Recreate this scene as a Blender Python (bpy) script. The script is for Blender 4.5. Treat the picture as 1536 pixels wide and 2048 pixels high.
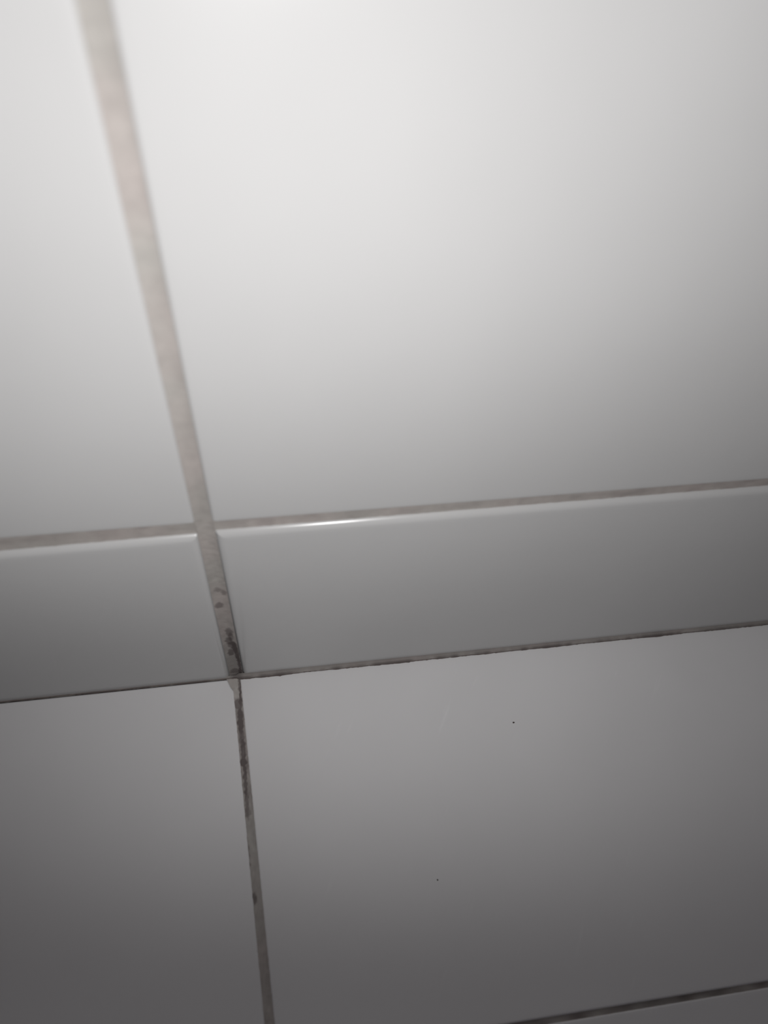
import bpy, math, random
from mathutils import Matrix, Vector, noise

random.seed(7)
for o in list(bpy.data.objects):
    bpy.data.objects.remove(o, do_unlink=True)
scene = bpy.context.scene
C = scene.collection

# ---------------------------------------------------------------- camera
D = 0.14                      # distance of the lens from the wall (m)
CAM = Vector((0.0, -D, 2.1774 * D))
RIGHT = Vector((0.98855415, -0.13829308, 0.06029688))
DOWN = Vector((-0.07721808, -0.80715553, -0.58526688))
FWD = Vector((0.12960732, 0.57391199, -0.80859568))
cd = bpy.data.cameras.new('phone_camera')
cam = bpy.data.objects.new('phone_camera', cd)
C.objects.link(cam)
M = Matrix.Identity(4)
for i in range(3):
    M[i][0] = RIGHT[i]; M[i][1] = -DOWN[i]; M[i][2] = -FWD[i]; M[i][3] = CAM[i]
cam.matrix_world = M
cd.sensor_fit = 'VERTICAL'
cd.sensor_height = 7.2
cd.sensor_width = 5.4
cd.lens = 7.2 * 1593.3 / 2048
cd.clip_start = 0.005
cd.clip_end = 50
cd.dof.use_dof = True
cd.dof.focus_distance = 0.325
cd.dof.aperture_fstop = 1.75
scene.camera = cam

# ---------------------------------------------------------------- world, light, exposure
w = bpy.data.worlds.new('dim_room')
scene.world = w
w.use_nodes = True
w.node_tree.nodes['Background'].inputs[0].default_value = (1.0, 0.94, 1.02, 1)
w.node_tree.nodes['Background'].inputs[1].default_value = 0.054

ld = bpy.data.lights.new('torch_light', 'SPOT')      # the small white LED held beside the lens
ld.energy = 1.34
ld.color = (1.0, 0.993, 0.985)
ld.shadow_soft_size = 0.009
ld.spot_size = 2 * 1.5
ld.spot_blend = 0.645
lamp = bpy.data.objects.new('torch_light', ld)
C.objects.link(lamp)
lamp.location = (0.0056, -0.1420, 0.2375)
lamp.rotation_euler = Vector((0.255, 1.77, 0.06)).to_track_quat('-Z', 'Y').to_euler()

vs = scene.view_settings
vs.view_transform = 'Standard'
vs.look = 'None'
vs.exposure = 0.0
vs.gamma = 1.0
vs.use_curve_mapping = False

# ---------------------------------------------------------------- materials
def new_mat(name):
    m = bpy.data.materials.new(name)
    m.use_nodes = True
    nt = m.node_tree
    return m, nt, nt.nodes['Principled BSDF']

def nd(nt, kind, **kw):
    n = nt.nodes.new(kind)
    for k, v in kw.items():
        setattr(n, k, v)
    return n

def glazed(name, col, rough, bump_s, scuff, spec):
    """white glazed ceramic: faint cloudy tint, slow undulation of the glaze, a few pale scuffs"""
    m, nt, b = new_mat(name)
    L = nt.links
    geo = nd(nt, 'ShaderNodeNewGeometry')
    n1 = nd(nt, 'ShaderNodeTexNoise'); n1.inputs['Scale'].default_value = 14
    n1.inputs['Detail'].default_value = 3
    L.new(geo.outputs['Position'], n1.inputs['Vector'])
    r1 = nd(nt, 'ShaderNodeMapRange')
    r1.inputs[1].default_value = .3; r1.inputs[2].default_value = .7
    r1.inputs[3].default_value = .975; r1.inputs[4].default_value = 1.02
    L.new(n1.outputs['Fac'], r1.inputs[0])
    # scuffs: stretched thin streaks, broken up by a coarse noise
    mp = nd(nt, 'ShaderNodeMapping', vector_type='TEXTURE')
    mp.inputs['Rotation'].default_value = (0, 0, math.radians(58))
    mp.inputs['Scale'].default_value = (1 / 28, 1 / 210, 1 / 60)
    L.new(geo.outputs['Position'], mp.inputs['Vector'])
    n2 = nd(nt, 'ShaderNodeTexNoise'); n2.inputs['Scale'].default_value = 1
    n2.inputs['Detail'].default_value = 4; n2.inputs['Roughness'].default_value = .6
    L.new(mp.outputs['Vector'], n2.inputs['Vector'])
    r2 = nd(nt, 'ShaderNodeMapRange')
    r2.inputs[1].default_value = .62; r2.inputs[2].default_value = .74
    r2.inputs[3].default_value = 0; r2.inputs[4].default_value = scuff
    L.new(n2.outputs['Fac'], r2.inputs[0])
    n3 = nd(nt, 'ShaderNodeTexNoise'); n3.inputs['Scale'].default_value = 22
    L.new(geo.outputs['Position'], n3.inputs['Vector'])
    r3 = nd(nt, 'ShaderNodeMapRange')
    r3.inputs[1].default_value = .5; r3.inputs[2].default_value = .68
    L.new(n3.outputs['Fac'], r3.inputs[0])
    mu = nd(nt, 'ShaderNodeMath', operation='MULTIPLY')
    L.new(r2.outputs[0], mu.inputs[0]); L.new(r3.outputs[0], mu.inputs[1])
    ad = nd(nt, 'ShaderNodeMath', operation='ADD')
    L.new(r1.outputs[0], ad.inputs[0]); L.new(mu.outputs[0], ad.inputs[1])
    vm = nd(nt, 'ShaderNodeVectorMath', operation='SCALE')
    vm.inputs[0].default_value = col
    L.new(ad.outputs[0], vm.inputs['Scale'])
    L.new(vm.outputs['Vector'], b.inputs['Base Color'])
    b.inputs['Roughness'].default_value = rough
    b.inputs['IOR'].default_value = 1.5
    b.inputs['Specular IOR Level'].default_value = spec
    n4 = nd(nt, 'ShaderNodeTexNoise'); n4.inputs['Scale'].default_value = 55
    n4.inputs['Detail'].default_value = 1
    L.new(geo.outputs['Position'], n4.inputs['Vector'])
    bp = nd(nt, 'ShaderNodeBump'); bp.inputs['Strength'].default_value = bump_s
    bp.inputs['Distance'].default_value = .0006
    L.new(n4.outputs['Fac'], bp.inputs['Height'])
    L.new(bp.outputs['Normal'], b.inputs['Normal'])
    return m

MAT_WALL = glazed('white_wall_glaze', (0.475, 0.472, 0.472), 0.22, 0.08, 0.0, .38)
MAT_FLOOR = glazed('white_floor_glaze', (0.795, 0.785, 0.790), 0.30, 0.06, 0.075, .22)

def grout_mat(name, k):
    m, nt, b = new_mat(name)
    L = nt.links
    geo = nd(nt, 'ShaderNodeNewGeometry')
    n1 = nd(nt, 'ShaderNodeTexNoise'); n1.inputs['Scale'].default_value = 260
    n1.inputs['Detail'].default_value = 5
    L.new(geo.outputs['Position'], n1.inputs['Vector'])
    n2 = nd(nt, 'ShaderNodeTexNoise'); n2.inputs['Scale'].default_value = 34
    L.new(geo.outputs['Position'], n2.inputs['Vector'])
    c1 = nd(nt, 'ShaderNodeValToRGB')
    c1.color_ramp.elements[0].position = .35; c1.color_ramp.elements[0].color = (.50 * k, .475 * k, .447 * k, 1)
    c1.color_ramp.elements[1].position = .65; c1.color_ramp.elements[1].color = (.555 * k, .50 * k, .475 * k, 1)
    L.new(n2.outputs['Fac'], c1.inputs['Fac'])
    r1 = nd(nt, 'ShaderNodeMapRange')
    r1.inputs[1].default_value = .25; r1.inputs[2].default_value = .75
    r1.inputs[3].default_value = .9; r1.inputs[4].default_value = 1.08
    L.new(n1.outputs['Fac'], r1.inputs[0])
    vm = nd(nt, 'ShaderNodeVectorMath', operation='SCALE')
    L.new(c1.outputs['Color'], vm.inputs[0]); L.new(r1.outputs[0], vm.inputs['Scale'])
    at = nd(nt, 'ShaderNodeAttribute', attribute_name='grime')
    mx = nd(nt, 'ShaderNodeMix', data_type='RGBA')
    L.new(at.outputs['Fac'], mx.inputs['Factor'])
    L.new(vm.outputs['Vector'], mx.inputs['A'])
    mx.inputs['B'].default_value = (.13 * k, .108 * k, .105 * k, 1)
    L.new(mx.outputs['Result'], b.inputs['Base Color'])
    b.inputs['Roughness'].default_value = .85
    b.inputs['Specular IOR Level'].default_value = .2
    bp = nd(nt, 'ShaderNodeBump'); bp.inputs['Strength'].default_value = .5
    bp.inputs['Distance'].default_value = .0002
    L.new(n1.outputs['Fac'], bp.inputs['Height'])
    L.new(bp.outputs['Normal'], b.inputs['Normal'])
    return m
MAT_GROUT_WALL = grout_mat('beige_wall_grout', .68)
MAT_GROUT_FLOOR = grout_mat('beige_floor_grout', 1.0)

def plain(name, col, rough):
    m, nt, b = new_mat(name)
    n = nd(nt, 'ShaderNodeTexNoise'); n.inputs['Scale'].default_value = 400
    geo = nd(nt, 'ShaderNodeNewGeometry')
    nt.links.new(geo.outputs['Position'], n.inputs['Vector'])
    r = nd(nt, 'ShaderNodeMapRange')
    r.inputs[3].default_value = .7; r.inputs[4].default_value = 1.3
    nt.links.new(n.outputs['Fac'], r.inputs[0])
    v = nd(nt, 'ShaderNodeVectorMath', operation='SCALE')
    v.inputs[0].default_value = col
    nt.links.new(r.outputs[0], v.inputs['Scale'])
    nt.links.new(v.outputs['Vector'], b.inputs['Base Color'])
    b.inputs['Roughness'].default_value = rough
    return m
MAT_BED = plain('mortar_bed', (.42, .39, .36), .9)
MAT_GRIME = plain('dark_grime', (.115, .092, .085), .8)
MAT_CRUMB = plain('dark_crumb', (.06, .045, .04), .8)

# ---------------------------------------------------------------- mesh helpers
def link_mesh(name, verts, faces, mat, parent=None, smooth=False, loc=(0, 0, 0)):
    me = bpy.data.meshes.new(name)
    me.from_pydata([tuple(v) for v in verts], [], faces)
    me.materials.append(mat)
    if smooth:
        me.polygons.foreach_set('use_smooth', [True] * len(me.polygons))
    me.update()
    o = bpy.data.objects.new(name, me)
    C.objects.link(o)
    o.location = loc
    o.parent = parent
    return o

def wall_map(u, v, h):            # u along the wall, v up, h out of the wall
    return (u, -h, v)

def floor_map(u, v, h):           # u along the wall, v out into the room (positive), h up
    return (u, -v, h)

def inset_loop(P, dist):
    n = len(P); out = []
    for i in range(n):
        a, b, c = Vector(P[i - 1]), Vector(P[i]), Vector(P[(i + 1) % n])
        e1 = (b - a).normalized(); e2 = (c - b).normalized()
        n1 = Vector((-e1.y, e1.x)); n2 = Vector((-e2.y, e2.x))
        m = (n1 + n2)
        m = m / max(m.length_squared * .5, .35)
        out.append(b + m * dist)
    return out

def round_corners(P, r):
    n = len(P); out = []
    for i in range(n):
        a, b, c = Vector(P[i - 1]), Vector(P[i]), Vector(P[(i + 1) % n])
        d1 = (a - b); d2 = (c - b)
        rr = min(r, d1.length * .4, d2.length * .4)
        p1 = b + d1.normalized() * rr; p2 = b + d2.normalized() * rr
        for k in range(4):
            t = k / 3
            out.append(p1 * (1 - t) ** 2 + b * 2 * t * (1 - t) + p2 * t * t)
    return out

def tile(name, outline, mapping, mat, parent, r=.0014, top=0.0, thick=.008, corner_r=.0012, flat=.002):
    """one ceramic tile: CCW outline (u, v), softly rounded rim, face at height top"""
    cu = sum(p[0] for p in outline) / len(outline)
    cv = sum(p[1] for p in outline) / len(outline)
    P = [(p[0] - cu, p[1] - cv) for p in outline]
    n = 4 * len(P)
    rings = [(0.0, -thick), (0.0, -r)]
    for k in range(1, 7):
        a = math.pi / 2 * k / 6
        rings.append((r * (1 - math.cos(a)), -r + r * math.sin(a)))
    rings.append((r + flat, 0.0))
    V = []; F = []
    flip = mapping is floor_map
    for ins, h in rings:
        for q in round_corners(inset_loop(P, ins), max(corner_r - .8 * ins, .0001)):
            V.append(mapping(q.x, q.y, h))
    for j in range(len(rings) - 1):
        for i in range(n):
            a = j * n + i; b = j * n + (i + 1) % n
            f = (a, b, b + n, a + n)
            F.append(f[::-1] if flip else f)
    f = tuple(range((len(rings) - 1) * n, len(rings) * n))
    F.append(f[::-1] if flip else f)
    f = tuple(range(n))
    F.append(f if flip else f[::-1])
    return link_mesh(name, V, F, mat, parent, True, mapping(cu, cv, top))

def tile_copy(src, parent, loc):
    o = src.copy()
    C.objects.link(o)
    o.parent = parent
    o.location = loc
    return o

def joint(name, axis0, axis1, half0, half1, mapping, parent, depth, nu, nv, grime=None, seed=0, rough=.00012, conc=.55):
    """a filled grout joint along axis0 -> axis1 (u, v points), concave and slightly uneven"""
    a = Vector(axis0); b = Vector(axis1)
    t = (b - a).normalized(); s = Vector((-t.y, t.x))
    V = []; F = []; G = []
    for j in range(nv + 1):
        fj = j / nv
        c = a + (b - a) * fj
        hw = half0 + (half1 - half0) * fj
        for i in range(nu + 1):
            fi = i / nu * 2 - 1
            p = c + s * (fi * hw)
            h = -depth * (1 - conc * fi * fi)
            h += rough * noise.noise(Vector((p.x * 420 + seed, p.y * 420, seed * 3.1)))
            h += rough * .6 * noise.noise(Vector((p.x * 1300 + seed, p.y * 1300, seed * 1.7)))
            V.append(mapping(p.x, p.y, h))
            G.append(grime(p.x, p.y, fi) if grime else 0.0)
    m = nu + 1
    for j in range(nv):
        for i in range(nu):
            f = (j * m + i, j * m + i + 1, (j + 1) * m + i + 1, (j + 1) * m + i)
            F.append(f)
    o = link_mesh(name, V, F, MAT_GROUT_FLOOR if mapping is floor_map else MAT_GROUT_WALL, parent, True)
    at = o.data.attributes.new('grime', 'FLOAT', 'POINT')
    at.data.foreach_set('value', G)
    return o

def slab(name, x0, x1, y0, y1, z0, z1, mat):
    V = [(x0, y0, z0), (x1, y0, z0), (x1, y1, z0), (x0, y1, z0), (x0, y0, z1), (x1, y0, z1), (x1, y1, z1), (x0, y1, z1)]
    F = [(3, 2, 1, 0), (4, 5, 6, 7), (0, 1, 5, 4), (1, 2, 6, 5), (2, 3, 7, 6), (3, 0, 4, 7)]
    return link_mesh(name, V, F, mat)

# ---------------------------------------------------------------- layout (measured from the photograph)
WL, WR = -0.1773 * D, -0.1440 * D       # wall joint, left and right rim (upper tiles)
SL, SR = -0.1749 * D, -0.1448 * D       # the same joint between the strip tiles
FL, FR = -0.1719 * D, -0.1512 * D       # floor joint where it meets the wall
SKEW = 0.0279 / 0.5                     # floor joint runs slightly off square
ZU = 0.7762 * D                         # lower rim of the upper wall tiles
ZS = 0.7352 * D                         # upper rim of the cut strip at the wall's foot
Y1, Y2 = 0.9381 * D, 0.9503 * D         # joint between first and second floor row
W = 0.30                                # tile width
HT = 0.45                               # wall tile height
GW = WR - WL
NX = 3                                  # columns each side
XMIN, XMAX = WL - NX * (W + GW), WR + NX * (W + GW)
NROW = 3
ZTOP = ZU + NROW * (HT + .0045)

# ---------------------------------------------------------------- structure: wall and floor
wall = slab('wall_back', XMIN, XMAX, .0040, .05, -.03, ZTOP, MAT_BED)
wall['kind'] = 'structure'
wall['label'] = 'white tiled wall with beige grout rising from the floor'
wall['category'] = 'wall'
floor = slab('floor', XMIN, XMAX, -(Y2 + 3 * .303), .0040, -.05, -.0020, MAT_BED)
floor['kind'] = 'structure'
floor['label'] = 'white tiled floor with grimy grout at the foot of the wall'
floor['category'] = 'floor'

# wall tiles, upper rows
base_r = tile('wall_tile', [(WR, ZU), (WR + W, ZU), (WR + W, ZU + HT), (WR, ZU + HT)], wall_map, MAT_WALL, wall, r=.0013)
base_r['label'] = 'large white wall tile right of the upright joint'
cr = Vector(base_r.location)
cols = [k for k in range(-NX, NX)]
for row in range(NROW):
    for k in cols:
        if row == 0 and k == 0:
            continue
        dx = k * (W + GW)
        tile_copy(base_r, wall, (cr.x + dx, cr.y, cr.z + row * (HT + .0045)))
for o in wall.children:
    if o is not base_r and 'label' in o:
        del o['label']

# strip tiles at the foot of the wall (cut pieces)
def strip(x0, x1, zt0, zt1, zb0, zb1, out=0.0):
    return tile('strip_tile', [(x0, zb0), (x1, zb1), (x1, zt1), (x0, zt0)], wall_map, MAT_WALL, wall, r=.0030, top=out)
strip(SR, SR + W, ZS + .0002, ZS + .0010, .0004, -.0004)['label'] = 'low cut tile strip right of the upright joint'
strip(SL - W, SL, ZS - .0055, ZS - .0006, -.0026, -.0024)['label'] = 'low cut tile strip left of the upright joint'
for k in cols:
    if k in (0, -1):
        continue
    dx = k * (W + GW)
    strip(SR + dx, SR + W + dx, ZS, ZS, .0018, .0018)

# floor tiles: first row is cut where it meets the wall
def fx(x0, y):
    return x0 + SKEW * y
YB = .0006                               # back edge of the floor tiles
def ftile(xl, xr, y0, y1, chip=0.0):
    a = [(fx(xl, y0), y0), (fx(xl, y1), y1), (fx(xr, y1), y1)]
    if chip:
        a += [(fx(xr, y0 + .0052), y0 + .0052), (fx(xr, 0) - .0008, y0 + .0034), (fx(xr, 0) - .0021, y0)]
    else:
        a += [(fx(xr, y0), y0)]
    a = a[::-1]                          # CCW in (u, v)
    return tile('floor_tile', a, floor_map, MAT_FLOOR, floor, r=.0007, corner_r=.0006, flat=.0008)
GF = FR - FL
for k in cols:
    dx = k * (W + GF)
    o = ftile(FR + dx, FR + dx + W, YB, Y1, chip=1 if k == -1 else 0)
    if k == 0:
        o['label'] = 'cut floor tile with tiny dark specks right of the joint'
    if k == -1:
        o['label'] = 'cut floor tile with a chipped corner left of the joint'
row2 = {}
for row in range(3):
    for k in cols:
        y0 = Y2 + row * .303
        dx = k * (W + GF)
        if row == 0 and k == cols[0]:
            f0 = ftile(FR + dx, FR + dx + W, y0, y0 + .30)
            f0loc = Vector(f0.location)
        else:
            tile_copy(f0, floor, (f0loc.x + (k - cols[0]) * (W + GF) + SKEW * row * .303, f0loc.y - row * .303, f0loc.z))

# ---------------------------------------------------------------- grout joints
def blob(x, y, cx, cy, rx, ry):
    d = ((x - cx) / rx) ** 2 + ((y - cy) / ry) ** 2
    return max(0.0, 1 - d)

def sm(t):
    t = max(0.0, min(1.0, t)); return t * t * (3 - 2 * t)

WC = (SL + SR) / 2
def warp(x, y, k, amp, seed):
    return (x + amp * noise.noise(Vector((x * k, y * k, seed))), y + amp * 1.6 * noise.noise(Vector((x * k, y * k, seed + 7))))

# mould and dirt marks, in metres: centre (u, v), radii, darkness
STRIP_MARKS = [(-.0226, .0684, .0008, .0010, .45), (-.0208, .0663, .0007, .0011, .50), (-.0233, .0578, .0010, .0013, .60),
               (-.0219, .0372, .0009, .0022, .60), (-.0216, .0335, .0007, .0024, .55), (-.0226, .0305, .0009, .0022, .65),
               (-.0218, .0272, .0012, .0018, .60), (-.0211, .0250, .0008, .0032, .85), (-.0228, .0205, .0008, .0018, .70),
               (-.0218, .0222, .0014, .0012, .40), (-.0206, .0195, .0006, .0052, .80), (-.0204, .0100, .0005, .0060, .75),
               (-.0228, .0038, .0014, .0014, .55), (-.0206, .0030, .0006, .0020, .7)]
def grime_strip(x, z, fi):
    """mould spots in the upright joint between the strip tiles"""
    wx, wz = warp(x, z, 800, .0005, 2.0)
    n = noise.noise(Vector((x * 500, z * 160, 2.2)))
    g = .05 + .20 * sm((.060 - z) / .04) + .14 * sm((.022 - z) / .008) + .06 * n
    for cx, cz, rx, rz, k in STRIP_MARKS:
        g = max(g, k * sm(1.5 * blob(wx, wz, cx, cz, rx * 1.8, rz * 1.9)) + .5 * g)
    return max(0, min(1, g))

FLOOR_MARKS = [(-.0213, .0045, .0005, .0060, .75), (-.0211, .0090, .0005, .0050, .70), (-.0226, .0115, .0013, .0022, .65),
               (-.0216, .0185, .0010, .0050, .80), (-.0214, .0250, .0010, .0035, .60), (-.0209, .0310, .0008, .0050, .75),
               (-.0210, .0352, .0011, .0014, .85), (-.0206, .0410, .0006, .0070, .70), (-.0203, .0500, .0006, .0060, .60),
               (-.0201, .0540, .0012, .0016, .45), (-.0205, .0700, .0004, .0050, .55), (-.0191, .0832, .0008, .0018, .65)]
def grime_floor(x, y, fi):
    wx, wy = warp(x, y, 700, .0005, 9.0)
    n = noise.noise(Vector((x * 500, y * 150, 9.0)))
    n2 = noise.noise(Vector((x * 1500, y * 500, 4.0)))
    core = sm((y - .0078) / .0016) * (1 - .50 * sm((y - .040) / .025))
    g = .06 + core * (.37 + .24 * n + .14 * n2) + .05 * n2
    for cx, cy, rx, ry, k in FLOOR_MARKS:
        g = max(g, k * sm(1.5 * blob(wx, wy, cx, cy, rx * 1.5, ry * 1.4)) + .45 * g)
    return max(0, min(.95, g))

def grime_soft(x, y, fi):
    return max(0, .04 + .10 * noise.noise(Vector((x * 90, y * 90, 1.0))))

def grime_hor(x, z, fi):
    n = noise.noise(Vector((x * 160, z * 300, 3.0)))
    return max(0, .03 + .12 * sm(2 * n) + .12 * sm((x - .06) / .08) * (1 + n))

def grime_l3(x, y, fi):
    n = noise.noise(Vector((x * 160, y * 300, 8.0)))
    return max(0, min(.95, .58 + .35 * n))

# upright joints in the wall
joint('grout_joint', ((WL + WR) / 2, ZU - .0005), ((WL + WR) / 2, ZTOP), GW / 2 + .0006, GW / 2 + .0006, wall_map, wall, .0011, 10, 260, grime_soft, 1)
joint('grout_joint', (WC, -.001), (WC, ZU + .0005), (SR - SL) / 2 + .0006, (SR - SL) / 2 + .0006, wall_map, wall, .0011, 14, 330, grime_strip, 2)
for k in cols:
    if k == 0:
        continue
    dx = k * (W + GW)
    joint('grout_joint', ((WL + WR) / 2 + dx, -.001), ((WL + WR) / 2 + dx, ZTOP), GW / 2 + .0006, GW / 2 + .0006, wall_map, wall, .0011, 4, 80, grime_soft, 3 + k)
# level joints in the wall
joint('grout_joint', (XMIN, (ZU + ZS) / 2 - .0013), (XMAX, (ZU + ZS) / 2 - .0013), (ZU - ZS) / 2 + .0030, (ZU - ZS) / 2 + .0030, wall_map, wall, .0017, 10, 1400, grime_hor, 11, conc=.30)
for row in range(1, NROW):
    zc = ZU + row * (HT + .0045) - .00225
    joint('grout_joint', (XMIN, zc), (XMAX, zc), .0029, .0029, wall_map, wall, .0011, 4, 200, grime_soft, 20 + row)
# joints in the floor
FC = (FL + FR) / 2
joint('grout_joint', (fx(FC, .0), .0), (fx(FC, Y1 + .0008), Y1 + .0008), GF / 2 + .0004, GF / 2 + .0004, floor_map, floor, .0005, 12, 420, grime_floor, 31, .00015)
# filler behind the chipped corner of the left tile
joint('grout_joint', (fx(FL, 0) - .0011, .0), (fx(FL, 0) - .0002, .0058), .0014, .0006, floor_map, floor, .0006, 6, 12, grime_soft, 33)
for k in cols:
    dx = k * (W + GF)
    if k:
        joint('grout_joint', (fx(FC + dx, .0), .0), (fx(FC + dx, Y1), Y1), GF / 2 + .0004, GF / 2 + .0004, floor_map, floor, .0005, 4, 60, grime_floor, 40 + k)
    joint('grout_joint', (fx(FC + dx, Y2), Y2), (fx(FC + dx, Y2 + .905), Y2 + .905), GF / 2 + .0004, GF / 2 + .0004, floor_map, floor, .0005, 4, 120, grime_soft, 50 + k)
joint('grout_joint', (XMIN, (Y1 + Y2) / 2), (XMAX, (Y1 + Y2) / 2), (Y2 - Y1) / 2 + .0006, (Y2 - Y1) / 2 + .0006, floor_map, floor, .0006, 8, 1400, grime_l3, 61)
for row in (1, 2):
    yc = Y2 + row * .303 - .0015
    joint('grout_joint', (XMIN, yc), (XMAX, yc), .0019, .0019, floor_map, floor, .0006, 4, 200, grime_soft, 62 + row)

# the seam between wall and floor: an uneven bead of grout with a dark dirty edge
def bead():
    V = []; F = []; G = []
    n = 1800; prof = 6
    for i in range(n + 1):
        x = XMIN + (XMAX - XMIN) * i / n
        nz = noise.noise(Vector((x * 60, 0, 7))); n2 = noise.noise(Vector((x * 300, 3, 1)))
        foot = .0009 + .0004 * nz + .00025 * n2
        if x < WC:
            foot -= .0006
        head = .0022 if x > WC else .0008
        for j in range(prof + 1):
            t = j / prof
            y = -foot * t ** 4 + .0005 * (1 - t)
            z = head * (1 - t) ** 1.1 + .00012 + .00008 * n2
            V.append((x, y, z))
            G.append(min(1, max(0, .24 + .12 * n2 + .20 * nz + .4 * sm(1.4 - abs(x - WC) / .0022) + .6 * sm((t - .72) / .2) * sm(.62 + 1.6 * nz + .8 * n2))))
    m = prof + 1
    for i in range(n):
        for j in range(prof):
            F.append((i * m + j, i * m + j + 1, (i + 1) * m + j + 1, (i + 1) * m + j))
    o = link_mesh('grout_bead', V, F, MAT_GROUT_WALL, wall, True)
    o['label'] = 'thin uneven bead of grout where wall meets floor'
    at = o.data.attributes.new('grime', 'FLOAT', 'POINT')
    at.data.foreach_set('value', G)
bead()

def grime_line():
    V = []; F = []
    n = 2400
    for i in range(n + 1):
        x = XMIN + (XMAX - XMIN) * i / n
        nz = noise.noise(Vector((x * 60, 0, 7))); n2 = noise.noise(Vector((x * 300, 3, 1)))
        n3 = noise.noise(Vector((x * 900, 1, 2))); n4 = noise.noise(Vector((x * 45, 9, 2)))
        foot = .0009 + .0004 * nz + .00025 * n2 - (.0006 if x < WC else 0)
        wd = max(.00002, .00030 + .00022 * n3 + .00025 * n4)
        V.append((x, 0, .00004)); V.append((x, -foot - wd * .4, .00011)); V.append((x, -foot - wd, .00003))
    for i in range(n):
        for j in range(2):
            F.append((i * 3 + j, i * 3 + j + 1, (i + 1) * 3 + j + 1, (i + 1) * 3 + j))
    o = link_mesh('grime_line', V, F, MAT_GRIME, wall, True)
    o['label'] = 'dark line of dirt along the seam'
grime_line()

# ---------------------------------------------------------------- specks of dirt on the floor
def crumb(loc, r, label, sx=1.0):
    V = []; F = []
    nu, nv = 9, 4
    for j in range(nv + 1):
        ph = math.pi / 2 * j / nv
        for i in range(nu):
            th = 2 * math.pi * i / nu
            k = r * (1 + .35 * noise.noise(Vector((math.cos(th) * 2, math.sin(th) * 2, loc[0] * 99 + j))))
            V.append((k * sx * math.cos(ph) * math.cos(th), k * math.cos(ph) * math.sin(th), .45 * r * math.sin(ph)))
    for j in range(nv):
        for i in range(nu):
            F.append((j * nu + i, j * nu + (i + 1) % nu, (j + 1) * nu + (i + 1) % nu, (j + 1) * nu + i))
    F.append(tuple(range(nu))[::-1])
    o = link_mesh('dirt_speck', V, F, MAT_CRUMB, None, True, loc)
    o['label'] = label
    o['category'] = 'dirt'
    o['group'] = 'specks on the floor tile'

crumb((0.0863, -0.0319, 0), .00034, 'tiny dark speck of dirt on the floor tile, closer to the wall', 1.3)
crumb((0.0455, -0.0856, 0), .00028, 'tiny dark speck of dirt on the floor tile, farther from the wall')
